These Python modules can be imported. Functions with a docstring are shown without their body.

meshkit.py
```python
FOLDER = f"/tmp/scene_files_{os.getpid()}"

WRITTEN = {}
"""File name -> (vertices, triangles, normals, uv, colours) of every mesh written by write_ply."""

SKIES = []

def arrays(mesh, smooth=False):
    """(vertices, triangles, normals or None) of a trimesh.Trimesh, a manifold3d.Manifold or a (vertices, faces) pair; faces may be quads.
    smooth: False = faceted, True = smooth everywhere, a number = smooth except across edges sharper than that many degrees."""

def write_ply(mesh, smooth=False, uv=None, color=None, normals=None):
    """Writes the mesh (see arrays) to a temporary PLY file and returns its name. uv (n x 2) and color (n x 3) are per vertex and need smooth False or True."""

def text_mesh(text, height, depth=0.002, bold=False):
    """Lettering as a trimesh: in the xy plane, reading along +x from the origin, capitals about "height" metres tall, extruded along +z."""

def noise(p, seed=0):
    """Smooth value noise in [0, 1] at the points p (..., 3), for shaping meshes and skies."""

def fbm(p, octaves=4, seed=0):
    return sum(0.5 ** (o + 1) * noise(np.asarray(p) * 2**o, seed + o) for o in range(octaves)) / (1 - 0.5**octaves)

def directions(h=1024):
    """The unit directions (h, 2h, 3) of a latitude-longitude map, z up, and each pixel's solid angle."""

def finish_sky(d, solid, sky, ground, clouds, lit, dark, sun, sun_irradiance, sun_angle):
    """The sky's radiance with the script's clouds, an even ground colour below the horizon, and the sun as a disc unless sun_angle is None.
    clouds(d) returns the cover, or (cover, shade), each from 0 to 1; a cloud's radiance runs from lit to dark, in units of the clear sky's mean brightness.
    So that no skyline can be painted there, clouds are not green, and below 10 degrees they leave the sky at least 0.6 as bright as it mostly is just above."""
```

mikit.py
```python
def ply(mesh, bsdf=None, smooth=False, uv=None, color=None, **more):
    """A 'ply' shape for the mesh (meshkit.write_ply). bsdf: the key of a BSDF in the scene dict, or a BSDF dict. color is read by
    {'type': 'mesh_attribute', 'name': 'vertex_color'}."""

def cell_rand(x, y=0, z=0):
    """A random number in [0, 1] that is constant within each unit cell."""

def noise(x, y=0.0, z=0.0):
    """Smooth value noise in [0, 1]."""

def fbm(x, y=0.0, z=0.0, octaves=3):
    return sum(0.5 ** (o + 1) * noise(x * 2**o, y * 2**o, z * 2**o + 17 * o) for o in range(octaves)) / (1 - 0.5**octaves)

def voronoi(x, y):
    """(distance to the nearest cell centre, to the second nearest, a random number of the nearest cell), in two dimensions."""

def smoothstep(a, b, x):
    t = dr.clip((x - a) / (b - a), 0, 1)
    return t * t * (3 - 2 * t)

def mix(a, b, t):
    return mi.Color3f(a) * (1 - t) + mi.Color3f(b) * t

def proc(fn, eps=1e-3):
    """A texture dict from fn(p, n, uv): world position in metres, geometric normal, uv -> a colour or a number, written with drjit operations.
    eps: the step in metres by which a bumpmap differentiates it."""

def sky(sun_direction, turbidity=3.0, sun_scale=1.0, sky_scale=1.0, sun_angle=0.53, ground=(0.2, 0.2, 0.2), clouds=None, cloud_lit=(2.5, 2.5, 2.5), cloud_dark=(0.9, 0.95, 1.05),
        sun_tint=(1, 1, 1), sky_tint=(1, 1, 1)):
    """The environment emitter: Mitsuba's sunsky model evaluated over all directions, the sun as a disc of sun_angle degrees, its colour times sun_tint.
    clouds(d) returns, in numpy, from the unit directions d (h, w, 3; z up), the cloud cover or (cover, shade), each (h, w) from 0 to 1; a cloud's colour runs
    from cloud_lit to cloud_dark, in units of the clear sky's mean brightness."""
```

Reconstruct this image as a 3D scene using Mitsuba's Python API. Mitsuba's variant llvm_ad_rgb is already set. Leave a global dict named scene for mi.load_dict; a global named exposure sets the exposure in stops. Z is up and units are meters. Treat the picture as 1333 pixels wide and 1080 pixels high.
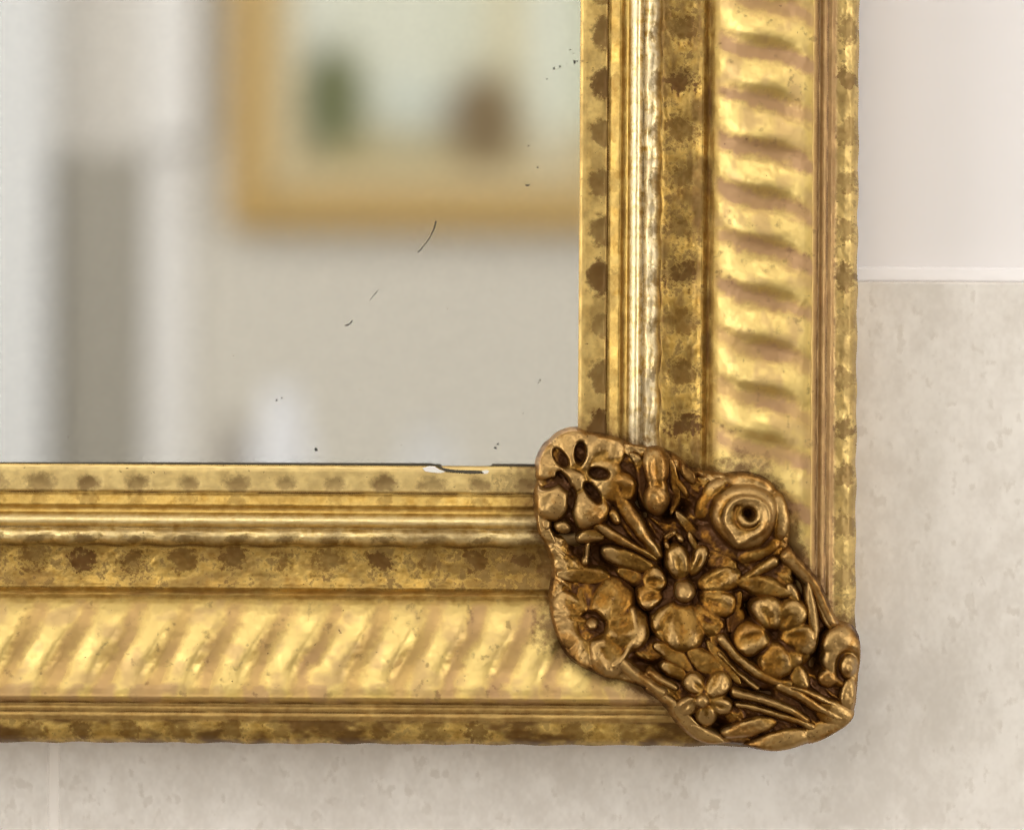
import math, numpy as np, trimesh, mitsuba as mi, drjit as dr, mikit, meshkit
from mikit import proc, noise, fbm, voronoi, smoothstep, mix, cell_rand
from scipy.ndimage import gaussian_filter, map_coordinates, gaussian_filter1d

T = mi.ScalarTransform4f
scene, labels = {}, {}
# ------------------------------------------------------------------ camera, light, exposure
MM = 1e-3
D = 0.800            # camera to the wall plane (y = 0); x right, z up, the room lies at y < 0
S = 0.25e-3          # metres per photograph pixel on the wall plane
CX, CY = 666.5, 540.0
ROLL = math.radians(0.35)
FOCUS_H = 0.024
exposure = 0.06
scene['camera'] = {
    'type': 'thinlens', 'fov_axis': 'x', 'fov': math.degrees(2 * math.atan(CX * S / D)),
    'aperture_radius': 0.0113, 'focus_distance': D - FOCUS_H, 'near_clip': 0.05, 'far_clip': 50.0,
    'to_world': T().look_at(origin=[0, -D, 0], target=[0, 0, 0], up=[-math.sin(ROLL), 0, math.cos(ROLL)]),
}


def ref(k):
    return {'type': 'ref', 'id': k}


def rgb(*c):
    return {'type': 'rgb', 'value': list(c)}


WIN_R, WIN_L, LAMP = 5.6, 4.8, 4.0  # radiance of the added side and ceiling lights


def added_window(key, x, y0, y1, z0, z1, nx, power):
    """An added casement-shaped light in a side wall: glowing pane, white frame and a glazing bar."""
    yc, zc, hy, hz = (y0 + y1) / 2, (z0 + z1) / 2, (y1 - y0) / 2, (z1 - z0) / 2
    v = np.array([[x, yc - hy, zc - hz], [x, yc + hy, zc - hz], [x, yc + hy, zc + hz], [x, yc - hy, zc + hz]])
    f = np.array([[0, 1, 2], [0, 2, 3]]) if nx > 0 else np.array([[0, 2, 1], [0, 3, 2]])
    scene[key + '__pane'] = {**mikit.ply((v, f), 'paint_white'), 'emitter': {'type': 'area', 'radiance': rgb(*[power * c for c in (0.98, 0.98, 0.98)])}}
    bars = []
    for (a, b, c, d) in ((yc, zc - hz, hy + .05, .04), (yc, zc + hz, hy + .05, .04), (yc - hy, zc, .04, hz - .04), (yc + hy, zc, .04, hz - .04), (yc, zc, .025, hz - .04)):
        m = trimesh.creation.box((0.05, 2 * c, 2 * d))
        m.apply_translation((x + nx * 0.02, a, b))
        bars.append(m)
    scene[key + '__frame'] = mikit.ply(trimesh.util.concatenate(bars), 'paint_white')


# the room that the mirror shows and that lights the frame
RX0, RX1, RY, FZ, CZ = -2.0, 1.9, -2.3, -1.35, 1.35

# ------------------------------------------------------------------ helpers


def W(px, py, h):
    """Photograph pixel -> world x, z on the plane h metres in front of the wall."""
    dx, dy = np.asarray(px, float) - CX, CY - np.asarray(py, float)
    c, s = math.cos(ROLL), math.sin(ROLL)
    k = S * (D - h) / D
    return (dx * c - dy * s) * k, (dx * s * 1 + dy * c) * k


def put(key, v, f, bsdf, n=None, uv=None):
    path = meshkit.write_ply((v, f), False, uv, None, normals=n)
    scene[key] = {'type': 'ply', 'filename': path, 'face_normals': n is None, 'bsdf': ref(bsdf)}


def grid_faces(a, b):
    i = np.arange(a * b).reshape(a, b)
    return np.stack([i[:-1, :-1], i[1:, :-1], i[1:, 1:], i[:-1, 1:]], -1)


def grid_normals(P, flip):
    """P (a, b, 3) -> unit normals by finite differences."""
    n = np.cross(np.gradient(P, axis=0), np.gradient(P, axis=1)) * (-1 if flip else 1)
    return n / np.maximum(np.linalg.norm(n, axis=-1, keepdims=True), 1e-12)


def put_quads(key, P, N, UV, q, bsdf, flip):
    """The quads q of a vertex grid as one mesh with its own vertices."""
    q = q.reshape(-1, 4)
    used, inv = np.unique(q, return_inverse=True)
    q = inv.reshape(-1, 4)
    if flip:
        q = q[:, ::-1]
    f = np.vstack([q[:, [0, 1, 2]], q[:, [0, 2, 3]]])
    put(key, P.reshape(-1, 3)[used], f, bsdf, N.reshape(-1, 3)[used], UV.reshape(-1, 2)[used])


def box(x0, x1, y0, y1, z0, z1, bevel=0.0):
    m = trimesh.creation.box((x1 - x0, y1 - y0, z1 - z0))
    if bevel:
        v = [np.array([sx * ((x1 - x0) / 2 - (0 if k == 0 else bevel)), sy * ((y1 - y0) / 2 - (0 if k == 1 else bevel)), sz * ((z1 - z0) / 2 - (0 if k == 2 else bevel))])
             for k in range(3) for sx in (-1, 1) for sy in (-1, 1) for sz in (-1, 1)]
        m = trimesh.Trimesh(np.array(v)).convex_hull
    m.apply_translation(((x0 + x1) / 2, (y0 + y1) / 2, (z0 + z1) / 2))
    return m


# ------------------------------------------------------------------ materials: walls and room


def tile_color(p, n, uv):
    x, z = p.x * 1000, p.z * 1000
    a = fbm(x / 26, z / 40, 3.0, octaves=4)
    b = fbm(x / 6 + 9, z / 8, 8.0, octaves=4)
    c = fbm(x / 1.3, z / 1.8, 1.0, octaves=3)
    v = 0.40 * a + 0.40 * b + 0.20 * c
    base = mix([0.535, 0.495, 0.445], [0.655, 0.62, 0.572], smoothstep(0.25, 0.75, v))
    fleck = smoothstep(0.60, 0.74, fbm(x / 3.0 + 40, z / 4.5, 5.0, octaves=4)) * smoothstep(0.42, 0.6, b)
    return mix(base, [0.38, 0.33, 0.27], 0.32 * fleck)


def plaster_color(p, n, uv):
    a = fbm(p.x * 14, p.z * 14, 2.0)
    return mix([0.655, 0.63, 0.625], [0.69, 0.665, 0.66], a)


def std(name, color, rough=0.5, **kw):
    scene[name] = {'type': 'twosided', 'bsdf': {'type': 'principled', 'base_color': color, 'roughness': rough, **kw}}


std('tile_stone', proc(tile_color), 0.45)
std('plaster', proc(plaster_color), 0.8)
std('grout_white', rgb(0.66, 0.62, 0.57), 0.8)
std('sealant', rgb(0.70, 0.677, 0.672), 0.8)
std('paint_white', rgb(0.74, 0.73, 0.71), 0.5)
std('room_wall', rgb(0.405, 0.383, 0.332), 0.8)
std('room_side', rgb(0.52, 0.50, 0.47), 0.8)
std('door_paint', rgb(0.455, 0.46, 0.455), 0.6)
std('cupboard_white', rgb(0.50, 0.49, 0.47), 0.6)
std('room_beige', rgb(0.53, 0.51, 0.47), 0.8)
std('ceiling_white', rgb(0.78, 0.77, 0.75), 0.8)
std('floor_wood', proc(lambda p, n, uv: mix([0.22, 0.18, 0.13], [0.31, 0.26, 0.195], fbm(p.x * 3, p.y * 30, 0.0))), 0.5)
std('taupe', rgb(0.21, 0.195, 0.16), 0.6)
std('room_gold', rgb(0.36, 0.235, 0.075), 0.5, metallic=0.3)
std('gold_pale', rgb(0.42, 0.34, 0.19), 0.5, metallic=0.2)
std('vase_white', rgb(0.47, 0.475, 0.49), 0.4)
std('jar_grey', rgb(0.38, 0.375, 0.36), 0.4)
std('pot_dark', rgb(0.26, 0.235, 0.20), 0.5)
std('speck', rgb(0.03, 0.028, 0.025), 0.9)
std('rebate_shade', rgb(0.045, 0.035, 0.02), 0.8)  # near-black colour for the shaded gap beside the glass
std('gesso', rgb(0.60, 0.58, 0.54), 0.8)
scene['silvering'] = {'type': 'conductor', 'material': 'none', 'specular_reflectance': rgb(0.93, 0.935, 0.92)}

# ------------------------------------------------------------------ wall: stone tiles below, plaster above
MIRROR_H = 10 * MM
TILE_TOP = float(W(1225, 367, 0)[1])
wx = float(W(70, 1000, 0)[0])
scene['wall'] = mikit.ply(box(RX0, RX1, 0.008, 0.10, TILE_TOP - 0.02, CZ), 'plaster')
scene['wall__grout'] = mikit.ply(box(RX0, RX1, 0.0004, 0.0075, FZ, TILE_TOP - 0.0012), 'grout_white')
k = 0
TW, TH, GAP = 0.60, 0.60, 0.0014
for j in range(3):
    for i in range(-4, 4):
        x0, x1 = max(wx + i * TW + GAP, RX0), min(wx + (i + 1) * TW - GAP, RX1)
        z1, z0 = TILE_TOP - j * TH - (GAP if j else 0), max(TILE_TOP - (j + 1) * TH + GAP, FZ)
        if x1 - x0 < 0.02 or z1 - z0 < 0.02:
            continue
        key = 'wall__tile' + (f'_{k:03d}' if k else '')
        scene[key] = mikit.ply(box(x0, x1, 0.0, 0.007, z0, z1, 0.0006), 'tile_stone')
        k += 1
scene['wall__sealant_bead'] = mikit.ply(box(RX0, RX1, 0.0068, 0.0079, TILE_TOP + 0.0002, TILE_TOP + 0.0052, 0.0006), 'sealant')
labels['wall'] = {'label': 'wall with beige stone tiles below and pale plaster above', 'category': 'wall', 'kind': 'structure'}

# ------------------------------------------------------------------ profile of the gilt moulding: (pixels from the sight edge, mm from the wall)
PROF = np.array([
    (0, 13.6), (2, 14.3), (8, 14.7), (30, 15.3), (34.5, 15.4), (36, 14.5), (37.5, 14.6), (39, 15.6), (45, 16.5), (51, 17.4), (53, 17.5), (55, 16.8), (58, 16.6), (61, 16.9),
    (63, 17.0), (65, 18.6), (69, 20.2), (73, 20.8), (77, 20.6), (80, 19.5), (82, 18.9), (84, 19.4), (88, 20.7), (93, 21.1), (98, 20.6), (102, 19.3), (105, 17.9),
    (108, 17.4), (118, 16.9), (132, 16.8), (146, 17.3), (155, 18.2), (159, 19.0), (161, 18.8), (164, 17.6), (168, 17.2), (171, 17.9),
    (174, 19.3), (182, 21.4), (195, 23.7), (212, 25.5), (230, 26.4), (248, 26.9), (264, 27.6), (280, 29.4), (294, 31.2), (303, 31.7), (307, 30.6),
    (309, 28.8), (312, 28.2), (315, 28.9), (318, 29.1), (321, 28.4), (323, 27.9), (326, 28.5), (329, 28.3), (331, 27.6), (334, 27.3),
    (345, 27.1), (353, 26.4), (358, 25.0), (361, 22.5), (362, 19.0)])
tt = np.unique(np.concatenate([np.arange(0, 362.01, 1.25), [362.0]]))
th = np.interp(tt, PROF[:, 0], PROF[:, 1])
ts = gaussian_filter1d(np.interp(np.arange(0, 362.01, .25), PROF[:, 0], PROF[:, 1]), 3.2, mode='nearest')
tf = np.arange(0, 362.01, .25)
soft = np.clip((tf - 176) / 10, 0, 1) * np.clip((303 - tf) / 8, 0, 1)
ts = ts * (1 - soft) + gaussian_filter1d(ts, 26, mode='nearest') * soft
th = np.interp(tt, tf, ts)
X_IN = (753.0 - CX)
OFF = ((X_IN + tt) * S * (D - th * MM) / D) - X_IN * S * (D - 13.6 * MM) / D      # metres across the moulding
IN_X = X_IN * S * (D - 13.6 * MM) / D
IN_Z = (CY - 607.0) * S * (D - 13.6 * MM) / D
PITCH = 64.3
KF = S * (D - 26 * MM) / D                                                        # metres per pixel at the flutes


def flute_table():
    s = np.linspace(0, 1, 513)[:-1]
    h = np.interp(s, [0, .08, .2, .34, .44, .52, .60, .68, .76, .88, 1], [0, .16, .52, .88, 1.0, .90, .50, .10, -.08, -.06, 0])
    return gaussian_filter1d(h, 16, mode='wrap')


FT = flute_table()


def make_rail(key, side, phase0, slant, seed, mat):
    """One moulding. Along-coordinate u in pixels, growing towards the corner; side 'rail' runs along x, 'stile' along z."""
    end = 1133.0 if side == 'rail' else 985.0
    u = np.concatenate([np.arange(-900, -60, 6.0), np.arange(-60, end, 1.5)])
    U, TT = np.meshgrid(u, tt, indexing='ij')
    H = np.broadcast_to(th, U.shape).copy()
    O = np.broadcast_to(OFF, U.shape).copy() * 1000
    v = np.clip((TT - 172) / 136, 0, 1)
    ph = (U - phase0 - slant * (v - 0.6) - 5 * np.sin(2 * math.pi * v)) / PITCH + 0.62
    wob = meshkit.noise(np.stack([U / 90, TT * 0 + seed, TT / 200], -1), seed) - 0.5
    cell = np.floor(ph)
    ph = ph + 0.10 * wob
    s = (ph - np.floor(ph)) * 512
    fl = np.interp(s.ravel(), np.arange(513), np.append(FT, FT[0])).reshape(s.shape)
    vv = np.clip((TT - 172) / 134, 0, 1)
    env = 0.55 * np.sin(math.pi * vv) ** .8 + 0.50 * np.exp(-((vv - .56) / .22) ** 2)
    tail = 1 - np.clip((U - (545 if side == 'stile' else 690)) / 60, 0, 1)
    amp = (2.55 if side == 'stile' else 2.05) * (1 + 0.35 * (meshkit.noise(np.stack([cell * .73, cell * 0 + seed, v * 1.5], -1), 7 + seed) - .5))
    H += amp * env * fl * (0.35 + .65 * tail)
    # hand-made unevenness: slow waves, stippled gesso, scalloped second bead, outer edge in shallow waves
    q = np.stack([U, TT, np.full_like(U, seed * 31.0)], -1)
    H += 0.55 * (meshkit.fbm(q / [60, 30, 1], 3, seed) - .5)
    rough = np.interp(TT, [0, 36, 40, 64, 84, 104, 110, 160, 172, 300, 312, 332, 362], [.08, .10, .14, .14, .30, .36, .42, .38, .16, .16, .2, .30, .36])
    H += rough * 1.25 * (meshkit.fbm(q / [9, 7, 1], 3, seed + 5) - .5)
    su = 2 * math.pi * (U - phase0) / PITCH
    H -= 0.42 * np.exp(-((TT - (29 if side == 'stile' else 24)) / 9) ** 2) * np.clip(np.cos(su + 2 * math.pi * (22 if side == 'stile' else 30) / PITCH) + .25, 0, 2) * np.clip((35 - TT) / 3, 0, 1)
    H += np.exp(-((TT - 94) / 8) ** 2) * (0.40 * np.sin(su) + .25 * np.sin(2 * su + 1))
    H += np.exp(-((TT - 130) / 20) ** 2) * 0.45 * np.sin(su + 0.6)
    H += np.exp(-((TT - 345) / 12) ** 2) * 0.45 * np.sin(su + 2.0)
    O += np.exp(-((TT - 100) / 9) ** 2) * 0.35 * np.sin(su + .5)
    O += np.clip((TT - 335) / 27, 0, 1) * (0.16 * np.sin(su + 2.4) + 0.26 * (meshkit.noise(q / [25, 400, 1], seed + 9) - .5))
    O /= 1000
    H /= 1000
    if side == 'rail':                                            # along x, outward = -z
        X = (U - CX) * KF
        P = np.stack([X, -H, IN_Z - O], -1)
        keep_edge = np.minimum(X - IN_X, 9)                       # the mitre
        P[..., 0] = np.where(keep_edge > O, IN_X + O, X)
        flip = False
    else:                                                         # along z downwards, outward = +x
        Z = (CY - U) * KF
        P = np.stack([IN_X + O, -H, Z], -1)
        P[..., 2] = np.where(IN_Z - Z > O, IN_Z - O, Z)
        flip = True
    N = grid_normals(P, flip)
    if (N[..., 1] > 0).mean() > 0.5:
        N, flip = -N, not flip
    UV = np.stack([U, TT], -1)
    Q = grid_faces(*U.shape)
    fn = np.cross(P.reshape(-1, 3)[Q[5, 60, 1]] - P.reshape(-1, 3)[Q[5, 60, 0]], P.reshape(-1, 3)[Q[5, 60, 2]] - P.reshape(-1, 3)[Q[5, 60, 0]])
    fl_ = fn[1] > 0
    # quads wholly squashed onto the mitre are dropped
    Pq = P.reshape(-1, 3)
    area = np.linalg.norm(np.cross(Pq[Q[..., 1]] - Pq[Q[..., 0]], Pq[Q[..., 3]] - Pq[Q[..., 0]]), axis=-1)
    ok = area > 1e-13
    kk = S * (D + P[..., 1]) / D
    cut = CX + P[..., 0] / kk + CY - P[..., 2] / kk > 2008        # the outer corner is rounded off under the ornament
    ok &= ~cut[:-1, :-1]
    tm = (tt[:-1] + tt[1:]) / 2
    for name, a, b in (('sight_edge', 0, 37.2), ('fillet', 37.2, 62.5), ('bead', 62.5, 82.5), ('bead_001', 82.5, 106), ('stencilled_band', 106, 172), ('outer_fillet', 307, 332), ('outer_edge', 332, 363)):
        sel = (tm >= a) & (tm < b)
        put_quads(f'{key}__{name}', P, N, UV, Q[:, sel][ok[:, sel]], mat, fl_)
    sel = (tm >= 172) & (tm < 307)
    band, which = Q[:, sel], cell[:-1, :-1][:, sel]
    k = 0
    good = ok[:, sel]
    for c in np.unique(which):
        m = (which == c) & good
        if m.sum() < 60:
            continue
        put_quads(f'{key}__flute' + (f'_{k:03d}' if k else ''), P, N, UV, band[m], mat, fl_)
        k += 1
    # wooden core: the rebate lip towards the glass and the plain outer side down to the wall
    L, rows = len(u), []
    for (row, hs) in ((0, (MIRROR_H + .0002, None)), (-1, (None, 0.0005))):
        e = P[:, row]
        low = e.copy()
        low[:, 1] = -(MIRROR_H + .0003) if row == 0 else -0.0005
        rows.append((np.stack([e, low], 1)))
    for nm, g, m_ in ((key + '__rebate_lip', rows[0], 'rebate_shade' if side == 'rail' else 'gilt_plain'), (key, rows[1], 'gilt_plain')):  # rail lip coloured dark as shade beside the glass
        f = grid_faces(L, 2)[~cut[:-1, -1]].reshape(-1, 4)
        f = np.vstack([f[:, [0, 1, 2]], f[:, [0, 2, 3]]])
        put(nm, g.reshape(-1, 3), f, m_)


# gold leaf and its antiquing glaze
GOLD_A, GOLD_B, GOLD_C = [0.40, 0.235, 0.05], [0.64, 0.44, 0.135], [0.88, 0.70, 0.34]
LEAF = [0.59, 0.41, 0.105]
UMBER, RUST, TAN = [0.066, 0.023, 0.003], [0.24, 0.10, 0.013], [0.34, 0.195, 0.098]


def gilt_rail(kind, phase0, slant, seed):
    stile = kind == 'stile'

    def masks(p, uv):
        u, t = uv.x, uv.y
        w1 = fbm(u / 13 + seed, t / 13, 1.5 + seed, octaves=4)
        w2 = fbm(u / 4.5 + 50 + seed, t / 4.5, 4.5, octaves=3)
        cellf = (u - phase0 + (22 if stile else 30)) / PITCH
        c = dr.floor(cellf + 0.5)
        cr = cell_rand(c, seed, 9)
        du = (cellf - c) * PITCH + 7 * (cr - .5)
        strength = 0.45 + 0.55 * cell_rand(c, seed, 2)
        nz = (w1 - 0.5) * 1.5 + (w2 - 0.5) * 1.1

        def blot(tc, ru, rt, soft=0.35, amt=1.0, jag=1.0):
            d = dr.sqrt(dr.square(du / ru) + dr.square((t - tc) / rt)) * (.84 + .36 * cell_rand(c, seed + tc, 4)) + nz * jag
            return smoothstep(1.0 + soft * 0.4, 1.0 - soft, d) * amt

        inband = lambda a, b, s=1.5: smoothstep(a - s, a + s, t) * smoothstep(b + s, b - s, t)
        g = blot(31 if stile else 25, 24 if stile else 20, 21 if stile else 14, 0.3 if stile else .6, 1.0 if stile else .85, .5) * inband(0, 36.5, .6) * (0.6 * strength + .4)
        g = dr.maximum(g, blot(46, 16, 10, 0.5, 0.5) * inband(37, 53) * strength)
        # stencilled band: mottled blots with tails
        tail = 0.35 * dr.sin(t * 0.42) * dr.sin(t * 0.42)
        d = dr.sqrt(dr.square((du + 4) / 21) + dr.square((t - (133 if stile else 122)) / (27 if stile else 19))) + nz * 1.25 + tail * smoothstep(-5, 15, du)
        g = dr.maximum(g, smoothstep(1.25, 0.45, d + 1.1 * (fbm(u / 34, t / 16, 21.0 + seed, octaves=3) - .5)) * inband(105, 164, 3) * (0.35 + 0.65 * strength))
        g = dr.maximum(g, smoothstep(0.46, 0.64, w1 * 0.6 + w2 * 0.4 + .12 * (fbm(u / 120, 3.0, seed) - .5) + (0.0 if stile else .1 * smoothstep(380, 720, u))) * inband(105, 164, 4) * 0.8)
        g = dr.maximum(g, blot(98, 17, 7, 0.6, 0.7) * inband(84, 107))
        g = dr.maximum(g, smoothstep(.36, .66, fbm(u / 46 + 4, t / 22, 5.5 + seed, octaves=5)) * (inband(0, 60) * (.45 if stile else .22) + inband(82, 104) * .6 + inband(104, 172) * (.82 if stile else .62) + inband(308, 332) * .35 + inband(332, 364) * (.55 if stile else .95)))
        g = dr.maximum(g, blot(346, 19, 17, 0.5, 0.85) * inband(331, 363) * (0.4 + .6 * strength))
        g = dr.maximum(g, smoothstep(0.55, 0.72, w1) * inband(331, 363) * 0.6)
        # glaze left in the grooves
        line = lambda tc, wd, a: a * dr.exp(-dr.square((t - tc) / wd)) * smoothstep(0.25, 0.6, fbm(u / 22 + tc, t / 3, 7.7 + seed, octaves=3))
        g = dr.maximum(g, line(36.3, 1.5, 1.0))
        g = dr.maximum(g, line(105.5, 3.0, 0.9))
        g = dr.maximum(g, line(310, 2.2, 0.9))
        g = dr.maximum(g, line(322, 1.6, 0.8))
        g = dr.maximum(g, line(82.5, 1.6, 0.8))
        rust = dr.maximum(line(57, 3.0, 0.75), line(167, 4.5, 1.0) * (1.0 if stile else 0.9))
        rust = dr.maximum(rust, smoothstep(.5, .75, fbm(u / 30 + 9, t / 14, 3.3, octaves=2)) * inband(110, 170) * 0.3)
        # pin-prick dirt
        vd = voronoi((u + 9 * w1) / 11.0 + seed * 3, (t + 9 * w2) / 9.0)
        dens = smoothstep(.4, .7, fbm(u / 40, t / 40, 12.5)) * (0.35 * inband(0, 37) + 0.2 * inband(84, 108) + 0.4 * inband(108, 162) + 0.06 * inband(170, 308) + 0.4 * inband(330, 363))
        pin = smoothstep(0.06 + .16 * cell_rand(vd[2] * 999), 0.03, vd[0]) * dr.select(vd[2] < dens, 1.0, 0.0)
        g = dr.maximum(g, pin * 0.85)
        # flute valleys worn to the tan ground
        v = dr.clip((t - 172) / 136, 0, 1)
        ph = (u - phase0 - slant * (v - 0.6) - 5 * dr.sin(2 * math.pi * v)) / PITCH + 0.62
        s = ph - dr.floor(ph)
        sj = s + (w1 - .5) * .34 + (fbm(u / 45, t / 45, 3.9 + seed) - .5) * .3
        val = smoothstep(0.50, 0.76, sj) * smoothstep(1.12, 0.86, sj) + smoothstep(.14, -.05, sj) * .6
        wash = val * inband(178, 306, 8) * ((1.05 if stile else 0.75) * (0.55 + 0.75 * fbm(u / 34, t / 50, 2.2 + seed, octaves=2)) + .25 * (cell_rand(dr.floor(ph), seed, 5) - .5))
        wash = dr.maximum(wash, (0.0 if stile else .8) * inband(284, 312, 5) * smoothstep(.38, .62, fbm(u / 28, t / 40, 14.0, octaves=3)))
        wash = dr.maximum(wash, inband(303, 334, 4) * (0.75 if stile else 0.35))
        wash = dr.maximum(wash, 0.55 * smoothstep(.44, .78, fbm(u / 26 + 5, t / 20 + 3, 6.1, octaves=3)) * inband(175, 310, 4))
        g = dr.maximum(g, 0.5 * smoothstep(.62, .78, w1) * inband(172, 310))
        # rubbed leaf plus painted highlight on beads and flute crests
        rub_glint = dr.maximum(inband(66, 79, 3), 0.8 * inband(86, 101, 3)) * (0.4 + .6 * w2)
        rub_glint = dr.maximum(rub_glint, (1 - val) * inband(178, 300, 10) * 0.35)
        # thick toning next to the corner ornament
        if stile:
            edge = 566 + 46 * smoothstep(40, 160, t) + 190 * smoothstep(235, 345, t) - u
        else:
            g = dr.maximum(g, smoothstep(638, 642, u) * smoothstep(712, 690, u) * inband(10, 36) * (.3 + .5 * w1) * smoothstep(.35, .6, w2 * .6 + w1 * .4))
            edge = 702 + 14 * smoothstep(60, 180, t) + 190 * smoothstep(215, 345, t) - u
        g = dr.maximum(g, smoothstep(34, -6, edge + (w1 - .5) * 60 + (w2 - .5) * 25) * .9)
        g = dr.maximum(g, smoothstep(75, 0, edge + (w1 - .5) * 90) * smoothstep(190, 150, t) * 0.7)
        return g, rust, wash, rub_glint, w1, w2

    def color(p, n, uv):
        g, rust, wash, rub_glint, w1, w2 = masks(p, uv)
        c = mix(GOLD_A, GOLD_B, smoothstep(0.25, 0.75, w1 * 0.7 + w2 * 0.3))
        c = mix(c, LEAF, smoothstep(168, 185, uv.y) * smoothstep(312, 300, uv.y) * .8)
        c = mix(c, GOLD_C, rub_glint * 0.8)
        c = mix(c, [0.84, 0.71, 0.46], smoothstep(64, 68, uv.y) * smoothstep(104, 98, uv.y) * ((.8 if stile else .2) * smoothstep(.3, .62, .5 * w1 + .5 * w2)))
        c = mix(c, GOLD_C, smoothstep(0, 2, uv.y) * smoothstep(37, 35, uv.y) * (.15 if stile else .45))
        c = mix(c, GOLD_C, smoothstep(330, 334, uv.y) * (.25 if stile else 0.0))
        c = mix(c, TAN, dr.clip(wash, 0, 1) * 0.92)
        c = mix(c, RUST, dr.clip(rust, 0, 1) * 0.8)
        return mix(c, UMBER, dr.clip(g, 0, 1) * 0.93)

    def metal(p, n, uv):
        u, t = uv.x, uv.y
        g, rust, wash, rub_glint, w1, w2 = masks(p, uv)
        return dr.clip(0.94 - 0.6 * wash - 0.45 * rust - 0.55 * g, 0.05, 1)

    def g_of(p, uv):
        return smoothstep(.4, .7, fbm(uv.x / 13 + seed, uv.y / 13, 1.5 + seed, octaves=4))

    def rough(p, n, uv):
        w = fbm(uv.x / 17, uv.y / 17, 8.8 + seed, octaves=3)
        return 0.36 + 0.2 * w + .12 * g_of(p, uv)
    return color, metal, rough


def gilt(name, fns):
    c, m, r = fns
    scene[name] = {'type': 'twosided', 'bsdf': {'type': 'principled', 'base_color': proc(c), 'metallic': proc(m), 'roughness': proc(r), 'specular': 0.2}}


RAIL_PHASE, STILE_PHASE = 76.0, 61.0
gilt('gilt_rail', gilt_rail('rail', RAIL_PHASE, -45.0, 3.0))
gilt('gilt_stile', gilt_rail('stile', STILE_PHASE, 54.0, 11.0))
scene['gilt_plain'] = {'type': 'twosided', 'bsdf': {'type': 'principled', 'base_color': rgb(0.36, 0.22, 0.06), 'metallic': 0.5, 'roughness': 0.5}}
make_rail('mirror__rail', 'rail', RAIL_PHASE, -45.0, 3, 'gilt_rail')
make_rail('mirror__stile', 'stile', STILE_PHASE, 54.0, 11, 'gilt_stile')

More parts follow.
